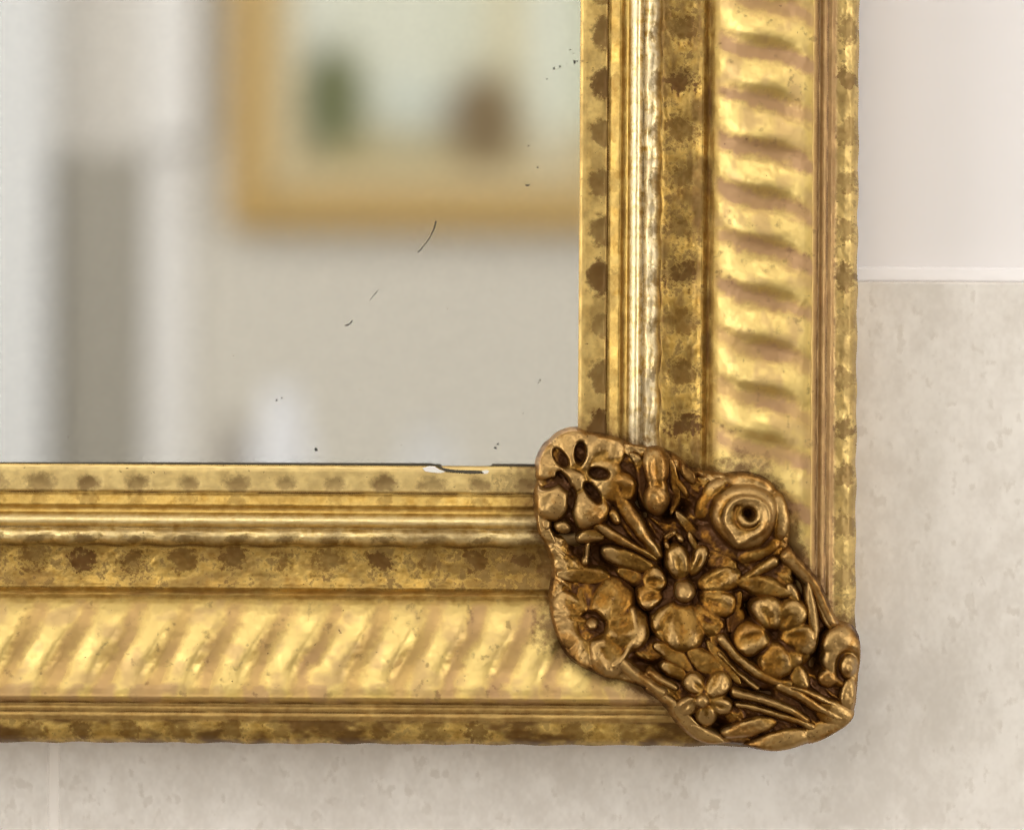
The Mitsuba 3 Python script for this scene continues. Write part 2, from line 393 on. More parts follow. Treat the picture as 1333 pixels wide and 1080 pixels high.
# ------------------------------------------------------------------ corner ornament: relief pieces on a pixel-scaled grid
OH = 33 * MM
QX0, QX1, QY0, QY1 = 684, 1136, 546, 990
gx, gy = np.meshgrid(np.arange(QX0, QX1 + 1.0), np.arange(QY0, QY1 + 1.0), indexing='ij')
rel = np.stack([gx, gy], -1)


def prof_h(o_px):
    """Moulding height (mm) at an across-distance in metres, kept level beyond the outer edge."""
    return np.interp(o_px, OFF, th)


wxg, wzg = W(gx, gy, OH)
ox, oz = wxg - IN_X, IN_Z - wzg
omax = np.maximum(ox, oz)
rail_h = np.where(omax < 0, 12.0, np.where(omax > OFF[280], th[280], prof_h(omax)))
LEVEL = gaussian_filter(rail_h, 26, mode='nearest')

OUT = np.array([(706, 592), (722, 570), (748, 559), (778, 566), (806, 572), (832, 578), (858, 582), (884, 592), (900, 610), (918, 614), (946, 616), (976, 616), (1004, 628), (1022, 650), (1030, 680), (1030, 712),
                (1044, 734), (1064, 756), (1078, 786), (1090, 808), (1108, 816), (1119, 830), (1121, 862), (1119, 900), (1114, 928), (1100, 946), (1076, 960), (1048, 972), (1012, 978), (974, 972), (944, 970), (912, 966),
                (886, 944), (866, 916), (836, 896), (800, 884), (768, 872), (740, 852), (724, 820), (716, 780), (720, 744), (712, 716), (702, 694), (699, 660), (700, 622)], float)


def closed_spline(p, n=6):
    m = len(p)
    out = []
    for i in range(m):
        a, b, c, d = p[i - 1], p[i], p[(i + 1) % m], p[(i + 2) % m]
        for s in np.arange(n) / n:
            out.append(.5 * (2 * b + (c - a) * s + (2 * a - 5 * b + 4 * c - d) * s * s + (3 * b - a - 3 * c + d) * s ** 3))
    return np.array(out)


def seg_dist(P, a, b):
    ab = b - a
    k = np.clip(((P - a) @ ab) / max(ab @ ab, 1e-9), 0, 1)
    return np.linalg.norm(P - a - k[..., None] * ab, axis=-1), k


outline = closed_spline(OUT)
dist = np.full(gx.shape, 1e9)
inside = np.zeros(gx.shape, bool)
for a, b in zip(outline, np.roll(outline, -1, 0)):
    dist = np.minimum(dist, seg_dist(rel, a, b)[0])
    cross = (a[1] > gy) != (b[1] > gy)
    if abs(b[1] - a[1]) > 1e-9:
        inside ^= cross & (gx < (b[0] - a[0]) * (gy - a[1]) / (b[1] - a[1]) + a[0])
sd = np.where(inside, dist, -dist)
qn = np.stack([gx, gy, gx * 0], -1)
WARPX = 5.0 * (meshkit.fbm(qn / 26, 3, 21) - .5)
WARPY = 5.0 * (meshkit.fbm(qn / 26 + 40, 3, 22) - .5)
GRAIN = 0.75 * (meshkit.fbm(qn / 10, 3, 23) - .5) + .35 * (meshkit.fbm(qn / 3.5, 2, 24) - .5)
wq = rel + np.stack([WARPX, WARPY], -1)
rg = 1 - np.abs(2 * meshkit.fbm(np.stack([(gx + gy) / 60, (gx - gy) / 17, gx * 0], -1), 3, 25) - 1) * 3
base_h = LEVEL + 2.4 + 2.0 * np.tanh(np.clip(sd, 0, None) / 10) + 0.5 * np.clip(rg, -1, 1) + 1.8 * (meshkit.fbm(qn / 20, 3, 26) - .5) + GRAIN
for (x0_, y0_, x1_, y1_, w_, d_) in ((752, 716, 800, 728, 15, 4.5), (828, 762, 846, 822, 9, 4.5), (962, 836, 974, 796, 9, 4.5), (974, 796, 996, 776, 7, 4), (1062, 862, 1078, 826, 9, 4.5), (930, 944, 945, 950, 8, 4), (820, 640, 840, 672, 7, 4),
                                  (872, 672, 890, 664, 9, 4), (828, 668, 850, 708, 5, 3.5), (872, 712, 868, 752, 6, 3.5), (716, 690, 760, 702, 9, 3), (826, 862, 884, 876, 7, 3.5), (932, 900, 1000, 902, 6, 3.5), (1038, 748, 1042, 776, 6, 4.5), (724, 790, 760, 796, 8, 2.5), (1050, 842, 1052, 808, 5, 3.5), (906, 840, 914, 872, 4, 3)):
    dd_ = seg_dist(wq, np.array([x0_, y0_], float), np.array([x1_, y1_], float))[0]
    base_h = base_h - d_ * np.exp(-(dd_ / w_) ** 2)
fall = np.clip((4.0 - sd) / 8.0, 0, None)
base_h = base_h - 9.0 * fall ** 2
base_h = np.maximum(base_h, 0.3)

pieces = []          # (name, mask-height raster)


TILT = np.random.default_rng(12)


def lobe(cx, cy, ang, ln, wd, H, groove=0.0, tip=0.0, p=2.4, lean=0.0, veins=0.0):
    """A petal or bud: rounded lobe of half-length ln and half-width wd turned by ang degrees; groove > 0 dents it along the middle, tip > 0 points its far end, lean raises that end."""
    c, s = math.cos(math.radians(ang)), math.sin(math.radians(ang))
    dx, dy = wq[..., 0] - cx, wq[..., 1] - cy
    a, b = (dx * c + dy * s) / ln, (-dx * s + dy * c) / wd
    b = b / np.clip(1 - tip * np.clip(a, -1, 1) * 0.8, .2, 2)
    r = np.sqrt(a * a + b * b)
    z = H * (1 - np.clip(r, 0, 3) ** (p + 1.0))
    z = np.where(z > 0, H * (np.clip(z / H, 0, 1)) ** 0.62, z)
    tx_, ty_ = TILT.uniform(-1, 1, 2) * H * .15
    z = z + (tx_ * np.clip(a, -1, 1) + ty_ * np.clip(b, -1, 1)) * np.clip(1.4 - r, 0, 1)
    z = z - groove * np.exp(-(b / 0.38) ** 2) * np.clip(1.1 - r, 0, 1) + lean * np.clip(a, -1, 1) * np.clip(1.3 - r, 0, 1)
    z = z - veins * (0.5 + 0.5 * np.cos(b * 8.5 + 2.5 * a + cx)) * np.clip(1.15 - r, 0, 1) * np.clip(a + 1.3, 0, 1)
    return np.maximum(z, -12)


def ridge(pts, w0, w1, H0, H1, p=2.0):
    """A stem along a polyline, its half-width and height running from the first to the last value."""
    P = np.array(pts, float)
    L = np.concatenate([[0], np.cumsum(np.linalg.norm(np.diff(P, axis=0), axis=1))])
    n = max(6, int(L[-1] / 8))
    s = np.linspace(0, L[-1], n)
    sm = np.stack([gaussian_filter1d(np.interp(s, L, P[:, k]), 1.2, mode='nearest') for k in (0, 1)], 1)
    z = np.full(gx.shape, -12.0)
    for i in range(n - 1):
        d, k = seg_dist(wq, sm[i], sm[i + 1])
        f = (i + k) / (n - 1)
        w, H = 1.15 * (w0 + (w1 - w0) * f), H0 + (H1 - H0) * f
        q = H * (1 - (d / w) ** p)
        z = np.maximum(z, np.where(q > 0, H * np.clip(q / H, 0, 1) ** .6, q))
    return z


def leaf(pts, w, H, vein=0.8, ends=(0.15, 0.05)):
    P = np.array(pts, float)
    L = np.concatenate([[0], np.cumsum(np.linalg.norm(np.diff(P, axis=0), axis=1))])
    n = max(8, int(L[-1] / 5))
    s = np.linspace(0, L[-1], n)
    sm = np.stack([gaussian_filter1d(np.interp(s, L, P[:, k]), 1.5, mode='nearest') for k in (0, 1)], 1)
    z = np.full(gx.shape, -12.0)
    for i in range(n - 1):
        d, k = seg_dist(wq, sm[i], sm[i + 1])
        f = (i + k) / (n - 1)
        ww = 1.22 * w * (np.sin(math.pi * np.clip(f, 0, 1)) ** .7 * (1 - max(ends)) + ends[0] * (1 - f) + ends[1] * f + .04)
        q = 1 - (d / ww) ** 2.2
        z = np.maximum(z, np.where(q > 0, H * np.clip(q, 0, 1) ** .6 - vein * np.exp(-(d / (0.30 * ww + 1.2)) ** 2), H * q))
    return z


def piece(name, z, level=None, up=0.0):
    pieces.append((name, z + up))


def mx(*zs):
    return np.maximum.reduce(zs)


GROW = 1.22


def flower(cx, cy, petals, bead=None):
    """petals: (angle, distance, half-length, half-width, height, groove, lean)"""
    zs = []
    for (a, d, ln, wd, H, gr, le) in petals:
        zs.append(lobe(cx + d * math.cos(math.radians(a)), cy + d * math.sin(math.radians(a)), a, ln * GROW, wd * GROW, H, gr, -0.3, 2.6, le, 0.55))
    z = mx(*zs)
    if bead:
        z = mx(z, lobe(cx + bead[2], cy + bead[3], 0, bead[0], bead[0], bead[1], p=2.2))
    return z


# slit-holed flower at the left (angles clockwise from +x, y grows downwards)
A = flower(750, 625, [(-95, 34, 30, 24, 6.0, 0.6, -1), (-145, 36, 28, 22, 5.6, 0.4, -1), (-42, 40, 34, 25, 6.6, 0.5, -1), (12, 48, 32, 22, 7.2, 1.0, -.5), (62, 40, 26, 24, 8.6, 0.3, -.6), (138, 40, 25, 23, 8.2, 0.2, -.5)], None)
A = mx(A, lobe(748, 627, 20, 24, 20, 7.8, 0, 0, 2.6), lobe(758, 608, -80, 46, 54, 6.0), lobe(790, 622, 70, 44, 27, 7.2, 0, 0, 2.4, .8))
for (sx, sy, sa, l_, w_) in ((731, 597, 55, 13, 6.5), (757, 590, 95, 13, 6.5), (781, 617, 8, 12, 6.5), (773, 643, 52, 14, 6), (717, 631, -18, 13, 5.5), (735, 628, 60, 13, 7), (745, 650, 95, 14, 4.5)):
    dx, dy = rel[..., 0] - sx, rel[..., 1] - sy
    c_, s_ = math.cos(math.radians(sa)), math.sin(math.radians(sa))
    e = ((dx * c_ + dy * s_) / l_) ** 2 + ((-dx * s_ + dy * c_) / w_) ** 2
    A = A - 7.5 * np.exp(-e ** 2 * 1.1)
piece('flower', A, up=.2)
# small knobs under it
piece('bud', mx(lobe(733, 688, 20, 13, 10, 5.0), lobe(712, 684, 80, 12, 8, 3.8)))
# peanut-shaped bud above the middle
piece('bud_001', mx(lobe(857, 611, 85, 32, 21, 7.6, 1.2), lobe(857, 650, 80, 24, 20, 7.8), lobe(858, 632, 88, 34, 17, 7.2, .6)))
# curled scraps beside the rose
piece('leaf', mx(lobe(899, 618, 60, 20, 9, 5.2, 0.6), lobe(890, 634, 60, 22, 7, 4.2), lobe(913, 615, 60, 12, 6, 4.0)))
# rose
rx, ry = rel[..., 0] - 968 + WARPX * .5, rel[..., 1] - 671 + WARPY * .5
rt = np.arctan2(ry, rx)
rho = np.hypot(rx, ry)
rho_o = rho / (1 + 0.05 * np.cos(3 * rt + 1.0) + 0.03 * np.sin(5 * rt))
sx_, sy_ = rx - 3, ry - 1
r2 = np.hypot(sx_, sy_)
t2 = np.arctan2(sy_, sx_)
inner = r2 * (1 - 0.26 * np.exp(-((np.angle(np.exp(1j * (t2 - 1.85)))) / .33) ** 2)) / (1 + .06 * np.cos(2 * t2 + .6))
outer_z = np.maximum.reduce([lobe(966 + 45 * math.cos(math.radians(f)), 674 + 45 * math.sin(math.radians(f)), f + 90, l_, w_, h_, .4, 0, 2.2, le_) for f, l_, w_, h_, le_ in
                             ((-150, 36, 19, 5.0, .8), (-75, 34, 17, 5.4, .7), (0, 33, 18, 4.8, .8), (62, 34, 19, 5.0, .7), (130, 36, 20, 4.8, .9))])
cup_z = np.interp(rho / (1 + .03 * np.cos(3 * rt + 2)), [0, 26, 33, 37, 40, 43, 45.5, 50], [2.0, 8.9, 8.7, 8.0, 6.9, 4.9, 1.0, -12])
hx, hy = rel[..., 0] - 974, rel[..., 1] - 669
hole = np.hypot(hx, hy * .95)
in_z = np.interp(inner, [0, 14, 20, 25, 27.5, 29.5, 31.5, 35], [9.6, 9.7, 10.0, 10.7, 10.6, 9.6, 7.8, -12])
in_z += 0.8 * np.exp(-((hole - 11) / 3.5) ** 2) * (.6 + .5 * np.cos(t2 - 1.0)) - 5.5 * np.exp(-(hole / (6.2 + 1.2 * np.cos(t2 + .5))) ** 2.4) - 1.1 * np.exp(-((hole - 17 - 2.0 * np.cos(t2 - 2.6)) / 1.8) ** 2) * (np.cos(t2 - 2.2) > -.3)
tipz = lobe(965, 700, 95, 9, 5, 10.4, 0, .6)
bead = lobe(973, 672, 0, 3.2, 3.2, 5.4)
piece('rose', gaussian_filter(mx(outer_z, mx(cup_z, in_z, tipz, bead) + .5 * np.cos(rt - 1.2) * (rho < 46)), .9), up=.6)
# little flower in the middle of the spray
F = flower(894, 770, [(-103, 36, 24, 15, 7.4, .5, .6), (-66, 42, 22, 11, 7.0, .3, .4), (198, 41, 17, 17, 6.4, .8, 0), (171, 46, 17, 16, 6.2, .6, 0), (-17, 46, 28, 17, 6.8, .4, 0), (20, 44, 24, 19, 6.6, .3, 0), (94, 46, 32, 25, 6.8, 1.2, 0), (128, 42, 24, 12, 5.8, .5, 0), (52, 48, 24, 16, 5.8, .4, 0)], (17, 9.4, 0, 0))
piece('flower_001', F, up=.2)
piece('bud_002', mx(lobe(876, 699, -30, 13, 6, 5.6, .8), lobe(872, 714, 70, 11, 6, 5.2), lobe(889, 703, 40, 9, 7, 6.0), lobe(906, 706, 65, 20, 7, 5.6, .3), lobe(920, 722, 40, 16, 7, 5.2)))
# stems from the first flower to the middle
piece('stem', mx(ridge([(802, 640), (826, 680), (848, 708), (862, 728)], 15, 8, 6.8, 5.0), ridge([(800, 662), (822, 698), (856, 728)], 6, 3, 4.6, 4)))
piece('stem_001', mx(ridge([(776, 684), (806, 702), (838, 718), (860, 732)], 10, 5.5, 6.4, 4.8), ridge([(798, 668), (806, 680)], 12, 8, 6.6, 6)))
piece('leaf_001', leaf([(786, 716), (808, 726), (840, 738), (862, 748)], 14, 5.4, 0.9))
piece('leaf_002', leaf([(752, 704), (772, 694), (790, 704)], 11, 5.0, 0.8))
piece('bud_003', mx(lobe(764, 733, 100, 8, 5.5, 3.6), ridge([(768, 708), (766, 728)], 4, 3, 3.6, 3.0)))
piece('leaf_003', leaf([(804, 742), (832, 756), (852, 764)], 12, 4.6, .7))
# open flower on the lower left
Dz = flower(772, 815, [(-50, 36, 32, 26, 6.4, -.2, .8), (5, 40, 30, 25, 6.8, .5, 1.2), (62, 38, 30, 22, 6.4, .6, .8), (112, 36, 26, 17, 4.6, .8, 0), (165, 34, 26, 19, 4.4, 1.0, 0), (-140, 34, 24, 16, 4.2, .9, 0), (-98, 32, 24, 15, 4.6, .8, 0), (-165, 40, 18, 10, 3.6, .4, 0)], None)
dd = np.hypot(rel[..., 0] - 772, rel[..., 1] - 815)
Dz = Dz - 4.2 * np.exp(-(dd / 17) ** 4)
Dz = mx(Dz, lobe(772, 814, 0, 9.5, 9.5, 6.6), ridge([(824, 790), (830, 820), (816, 850), (798, 868)], 6, 6, 6.8, 6.4))
piece('flower_002', Dz, up=.1)
piece('leaf_004', leaf([(722, 748), (750, 752), (786, 752), (806, 772)], 13, 4.0, .8))
piece('leaf_005', leaf([(724, 830), (736, 852), (762, 866), (790, 874)], 9, 3.6, .3))
piece('stem_002', mx(ridge([(806, 856), (818, 872), (842, 886), (866, 902)], 10, 8, 6.0, 5.4), ridge([(842, 872), (862, 882), (882, 898)], 7, 5, 5.6, 5.0)))
piece('leaf_006', leaf([(838, 892), (858, 908), (886, 932), (914, 952)], 13, 5.2, 1.4))
piece('leaf_007', leaf([(858, 862), (882, 874), (900, 888)], 10, 5.2, .7))
# five-petalled flower on the right
G = flower(1006, 829, [(-101, 30, 24, 19, 7.8, 1.4, .4), (-52, 34, 24, 19, 7.4, 1.0, .4), (2, 33, 24, 20, 7.2, .8, .2), (86, 30, 24, 21, 7.6, .7, .2), (176, 27, 24, 21, 7.8, .7, .4), (45, 30, 20, 14, 6.6, .5, 0)], None)
G = G - 2.2 * np.exp(-((rel[..., 0] - 1003) ** 2 + (rel[..., 1] - 824) ** 2) / 60)
piece('flower_003', G, up=.5)
piece('leaf_008', leaf([(958, 756), (984, 760), (1010, 768), (1032, 772)], 16, 6.0, .6))
piece('leaf_009', leaf([(1050, 752), (1054, 786), (1060, 828), (1056, 850)], 9, 6.8, .6))
piece('leaf_010', leaf([(1026, 756), (1030, 774), (1040, 790)], 10, 5.6, .3))
piece('stem_003', ridge([(1022, 720), (1044, 738), (1064, 764), (1076, 794), (1086, 812)], 12, 10, 5.4, 5.0))
piece('stem_004', ridge([(1010, 728), (986, 744), (964, 760)], 10, 8, 5.4, 5.0))
# flower turned to the outer edge
I = mx(lobe(1096, 854, 92, 47, 30, 7.4, 0, 0, 2.6, -.3), lobe(1088, 836, -60, 26, 22, 8.0, .3), lobe(1080, 880, 150, 20, 16, 6.6, .3))
I = I - 2.4 * np.exp(-((np.hypot((rel[..., 0] - 1104) / 1.0, (rel[..., 1] - 867) / 1.3) - 14) / 4) ** 2)
I = mx(I, lobe(1104, 867, 85, 12.5, 9, 8.8))
piece('flower_004', I, up=-.4)
# bound stems running to the corner
piece('stem_005', mx(ridge([(938, 828), (954, 848), (978, 870), (1008, 884), (1030, 890)], 9, 9, 6.8, 6.0), ridge([(934, 848), (956, 872), (988, 896)], 6, 5, 5.6, 5.0)))
piece('stem_006', ridge([(1012, 888), (1040, 904), (1070, 922), (1098, 936)], 10, 8, 6.2, 5.4))
piece('stem_007', ridge([(950, 898), (984, 908), (1020, 918), (1052, 938)], 8, 7, 6.0, 5.4))
piece('stem_008', ridge([(954, 914), (986, 922), (1024, 932), (1060, 946)], 6, 7, 5.2, 5.2))
piece('stem_009', ridge([(1024, 892), (1052, 900), (1082, 914), (1104, 928)], 7, 8, 6.0, 5.0))
piece('leaf_011', leaf([(1036, 862), (1034, 884), (1052, 894)], 15, 6.0, .4))
piece('flower_005', flower(916, 906, [(-125, 20, 17, 14, 7.0, .2, 0), (-45, 23, 20, 16, 7.4, .2, 0), (28, 22, 17, 13, 6.6, .2, 0), (85, 22, 16, 13, 6.4, .4, 0), (150, 22, 17, 12, 6.6, .4, 0)], (12, 8.4, -3, 4)))
piece('leaf_012', lobe(977, 945, -14, 42, 14, 6.2, .5))
piece('leaf_013', lobe(1016, 962, -12, 50, 17, 5.8, 0))
piece('leaf_019', leaf([(1044, 958), (1074, 950), (1104, 938)], 16, 5.0, .2))
piece('leaf_014', leaf([(896, 940), (916, 958), (946, 964)], 10, 4.8, .4))
piece('leaf_015', lobe(1086, 930, 30, 36, 22, 5.4, .3))
piece('leaf_020', lobe(1104, 906, 95, 26, 14, 5.0, .3))
piece('leaf_016', leaf([(930, 800), (936, 822), (930, 846)], 12, 5.2, 1.0))
piece('leaf_017', leaf([(852, 800), (866, 822), (880, 842)], 13, 5.0, .8))
piece('leaf_018', leaf([(956, 790), (964, 806), (952, 826)], 12, 5.0, .6))

for i_, (pts_, w_, h_) in enumerate((([(818, 590), (836, 600), (838, 640), (846, 668)], 10, 4.6), ([(876, 596), (884, 640), (876, 676)], 9, 4.2), ([(906, 712), (932, 726), (960, 742)], 17, 5.4), ([(896, 846), (920, 862), (948, 892)], 17, 5.6),
                                     ([(850, 838), (880, 852), (904, 878)], 14, 5.0), ([(920, 832), (940, 858), (966, 892)], 12, 5.2), ([(1060, 772), (1076, 800), (1084, 824)], 10, 4.6), ([(880, 664), (900, 690), (930, 712)], 8, 4.6),
                                     ([(700, 664), (712, 700), (726, 712)], 9, 3.6), ([(968, 768), (956, 790), (950, 828)], 11, 5.0), ([(1020, 870), (1040, 858), (1056, 840)], 10, 5.4), ([(880, 930), (896, 946), (920, 966)], 9, 4.6), ([(824, 740), (846, 770), (852, 800)], 8, 4.0))):
    piece('leaf_%03d' % (21 + i_), leaf(pts_, w_, h_, .7))
edge_fall = 9.0 * np.clip((2.5 - sd) / 8.0, 0, None) ** 2
abs_h = [np.maximum(LEVEL + 1.9 + gaussian_filter(np.maximum(z, -5), 1.1) * 0.92 + GRAIN * .55 - edge_fall, .3) for _, z in pieces]
COMP = np.maximum.reduce([base_h] + abs_h)
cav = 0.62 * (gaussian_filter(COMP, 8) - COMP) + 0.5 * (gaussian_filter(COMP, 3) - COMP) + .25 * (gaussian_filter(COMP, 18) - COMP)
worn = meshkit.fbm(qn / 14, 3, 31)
GLZ_SHADE = np.clip((cav + 0.9 * (worn - .5) + 0.12) / 1.25, 0, 1) ** 0.8  # umber glaze plus painted shade in hollows and around each form
GLZ_SHADE = np.maximum(GLZ_SHADE, np.clip((9 - sd) / 14, 0, 1) * (.35 + .75 * worn))


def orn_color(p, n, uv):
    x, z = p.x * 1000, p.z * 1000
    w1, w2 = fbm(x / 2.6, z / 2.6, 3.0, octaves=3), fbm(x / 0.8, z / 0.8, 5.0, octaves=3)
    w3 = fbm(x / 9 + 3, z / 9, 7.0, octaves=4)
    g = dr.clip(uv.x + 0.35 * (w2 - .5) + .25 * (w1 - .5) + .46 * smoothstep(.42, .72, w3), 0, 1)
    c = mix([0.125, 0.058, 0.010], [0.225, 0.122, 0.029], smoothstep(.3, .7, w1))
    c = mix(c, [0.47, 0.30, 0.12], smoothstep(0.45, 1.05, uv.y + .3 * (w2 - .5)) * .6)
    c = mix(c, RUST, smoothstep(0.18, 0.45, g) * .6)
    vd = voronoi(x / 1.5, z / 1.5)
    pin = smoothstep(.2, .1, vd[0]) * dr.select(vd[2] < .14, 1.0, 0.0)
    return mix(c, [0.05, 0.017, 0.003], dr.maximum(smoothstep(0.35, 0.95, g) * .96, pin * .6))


def orn_metal(p, n, uv):
    return dr.clip(0.95 - 0.45 * smoothstep(.25, .9, uv.x), 0.05, 1)


def orn_rough(p, n, uv):
    return 0.34 + .2 * fbm(p.x * 500, p.z * 500, 2.0)


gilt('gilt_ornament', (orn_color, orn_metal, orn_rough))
HILITE = np.clip(-cav / 0.9, 0, 1)  # raised forms painted lighter: worn gold and highlight


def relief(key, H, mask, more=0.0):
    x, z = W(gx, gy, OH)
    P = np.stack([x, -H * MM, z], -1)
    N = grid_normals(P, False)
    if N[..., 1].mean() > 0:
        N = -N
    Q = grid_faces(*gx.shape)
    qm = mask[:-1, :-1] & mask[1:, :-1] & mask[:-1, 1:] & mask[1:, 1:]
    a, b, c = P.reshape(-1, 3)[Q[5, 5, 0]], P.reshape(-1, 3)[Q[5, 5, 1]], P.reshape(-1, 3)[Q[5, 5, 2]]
    put_quads(key, P, N, np.stack([np.clip(GLZ_SHADE + more, 0, 1), HILITE], -1), Q[qm], 'gilt_ornament', np.cross(b - a, c - a)[1] > 0)


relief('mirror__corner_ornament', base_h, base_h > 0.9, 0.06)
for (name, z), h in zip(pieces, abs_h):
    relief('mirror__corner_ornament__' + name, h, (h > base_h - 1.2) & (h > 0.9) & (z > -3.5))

# ------------------------------------------------------------------ the silvered glass, its specks and the chipped edge with its painted dark gap
gx0, gz1 = -1.0, 0.80
v = np.array([[gx0, -MIRROR_H, IN_Z - .004], [IN_X + .004, -MIRROR_H, IN_Z - .004], [IN_X + .004, -MIRROR_H, gz1], [gx0, -MIRROR_H, gz1]])
put('mirror__glass', v, np.array([[0, 1, 2], [0, 2, 3]]), 'silvering')
rng = np.random.default_rng(5)
spk = []


def speck(px, py, rx, ry=None, ang=0):
    ry = ry or rx
    x, z = W(px, py, MIRROR_H)
    a = np.linspace(0, 2 * math.pi, 12, endpoint=False)
    r = 1 + .25 * rng.standard_normal(12)
    c, s = math.cos(math.radians(ang)), math.sin(math.radians(ang))
    ex, ey = np.cos(a) * rx * r, np.sin(a) * ry * r
    p = np.stack([x + (ex * c + ey * s) * S, a * 0 - MIRROR_H - 6e-5, z + (ex * s - ey * c) * S * -1], 1)
    vv = np.vstack([[[x, -MIRROR_H - 8e-5, z]], p])
    i = np.arange(12)
    spk.append(trimesh.Trimesh(vv, np.stack([i * 0, 1 + (i + 1) % 12, 1 + i], 1), process=False))


for (px, py, r) in ((748, 81, 2.0), (751, 80, 1.2), (742, 65, 1.1), (746, 70, .7), (721, 89, 1.5), (729, 87, 1.3), (726, 90, .8), (737, 84, .6), (712, 103, 1.0), (688, 190, 1.0), (700, 218, 1.2), (411, 585, 1.9), (648, 578, 1.4), (645, 583, 1.7), (703, 495, 1.2), (701, 498, .8), (360, 521, 1.4),
                    (367, 518, 1.0), (89, 569, .9), (468, 507, .7), (523, 579, .7), (304, 463, .7), (583, 402, .7), (681, 538, .7), (640, 378, .6)):
    speck(px, py, r)
speck(687, 241, 3.0, 1.1, 0)
spine = [(568, 288, 1.5), (567, 291, 1.6), (565.5, 296, 1.3), (563.5, 301, 1.1), (561, 306, 1.0), (558.5, 311, .9), (555, 316, .7), (551, 321, .7), (547, 326, 1.2), (544, 328, .8)]
for (a, b) in zip(spine[:-1], spine[1:]):
    L = math.hypot(b[0] - a[0], b[1] - a[1])
    speck((a[0] + b[0]) / 2, (a[1] + b[1]) / 2, L * .62, (a[2] + b[2]) / 2 * .8, math.degrees(math.atan2(b[1] - a[1], b[0] - a[0])))
for (x0, y0, x1, y1, w) in ((493, 377, 482, 390, .5), (459, 417, 455, 422, .8), (455, 422, 449, 424, 1.1)):
    speck((x0 + x1) / 2, (y0 + y1) / 2, math.hypot(x1 - x0, y1 - y0) / 2, w, math.degrees(math.atan2(y1 - y0, x1 - x0)))
scene['mirror__glass__foxing_specks'] = mikit.ply(trimesh.util.concatenate(spk), 'speck')
labels['mirror__glass__foxing_specks'] = {'label': 'dark specks and scratches in the silvering of the glass', 'kind': 'stuff'}


def flake(poly, h0, h1, mat, key):
    p = np.array(poly, float)
    x, z = W(p[:, 0], p[:, 1], h1)
    from shapely.geometry import Polygon
    m = trimesh.creation.extrude_polygon(Polygon(np.stack([x, z], 1)), h1 - h0, engine='earcut')
    vv = np.array(m.vertices)
    m = trimesh.Trimesh(np.stack([vv[:, 0], -(h0 + vv[:, 2]), vv[:, 1]], 1), m.faces, process=False)
    trimesh.repair.fix_normals(m)
    scene[key] = mikit.ply(m, mat)


flake([(550, 609), (558, 606.5), (566, 607), (572, 611), (580, 613.5), (574, 615.5), (562, 614.5), (553, 613)], .0125, .01475, 'gesso', 'mirror__rail__chipped_gesso')
flake([(567, 604), (572, 604.5), (577, 609), (592, 611.5), (610, 612), (626, 612.5), (630, 616), (612, 616.5), (592, 615), (580, 613.6), (571, 608)], .0125, .0149, 'rebate_shade', 'mirror__rail__chip_gap_shade')  # dark line of the shaded gap, carried lower across the chip
flake([(-900, 594), (0, 601.5), (200, 601.6), (400, 602.3), (560, 602.8), (566, 604), (572, 609), (590, 612), (628, 612), (640, 605), (641, 603.6), (712, 604), (712, 611), (400, 609), (0, 608), (-900, 606)], .0101, .0122, 'rebate_shade', 'mirror__rail__gap_shade_strip')  # dark strip painted in for the shadow gap between glass and rail
flake([(627, 613), (633, 611.5), (637, 612.5), (634, 616.5), (629, 616.5)], .0125, .01475, 'gesso', 'mirror__rail__chipped_gesso_001')
labels['mirror__rail__chipped_gesso'] = {'label': 'white gesso showing where the lower sight edge is chipped'}
labels['mirror'] = {'label': 'antique gilt framed mirror with fluted moulding and carved flower corner hanging on tiled wall', 'category': 'mirror'}
labels['mirror__rail'] = {'label': 'lower horizontal moulding of the gilt frame'}
labels['mirror__stile'] = {'label': 'upright moulding of the gilt frame, right of the glass'}
labels['mirror__corner_ornament'] = {'label': 'carved spray of flowers over the frame corner'}
labels['mirror__corner_ornament__rose'] = {'label': 'round full rose with a dark heart'}

# ------------------------------------------------------------------ the room in the mirror


def M(px, py, d):
    """What the mirror shows at a photograph pixel, d metres of light path from the lens -> world x, y, z."""
    k = S * d / D
    return (px - CX) * k, -(d - D) - 2 * MIRROR_H, (CY - py) * k


DW = 3.1
yw = -(DW - D) - .02
zf = lambda py, d=DW: M(0, py, d)[2]
xf = lambda px, d=DW: M(px, 0, d)[0]
RYB = yw
scene['floor'] = mikit.ply(box(RX0 - 1, RX1 + 1, RYB - 1.2, 0.1, FZ - .1, FZ), 'floor_wood')
scene['ceiling'] = mikit.ply(box(RX0 - 1, RX1 + 1, RYB - 1.2, 0.1, CZ, CZ + .1), 'ceiling_white')
DX0, DX1, DX2 = xf(-40), xf(190), xf(258)
scene['back_wall'] = mikit.ply(box(xf(186), RX1, RYB - .1, RYB, FZ, CZ), 'room_wall')
scene['back_wall_001'] = mikit.ply(box(RX0, DX0, RYB - .1, RYB, FZ, CZ), 'door_paint')
scene['side_wall'] = mikit.ply(box(RX0 - .1, RX0, RYB - 1.2, 0, FZ, CZ), 'room_side')
scene['side_wall_001'] = mikit.ply(box(RX1, RX1 + .1, RYB - 1.2, 0, FZ, CZ), 'room_side')
scene['passage_wall'] = mikit.ply(box(RX0, RX1, RYB - .12, RYB - .02, FZ, CZ), 'room_beige')
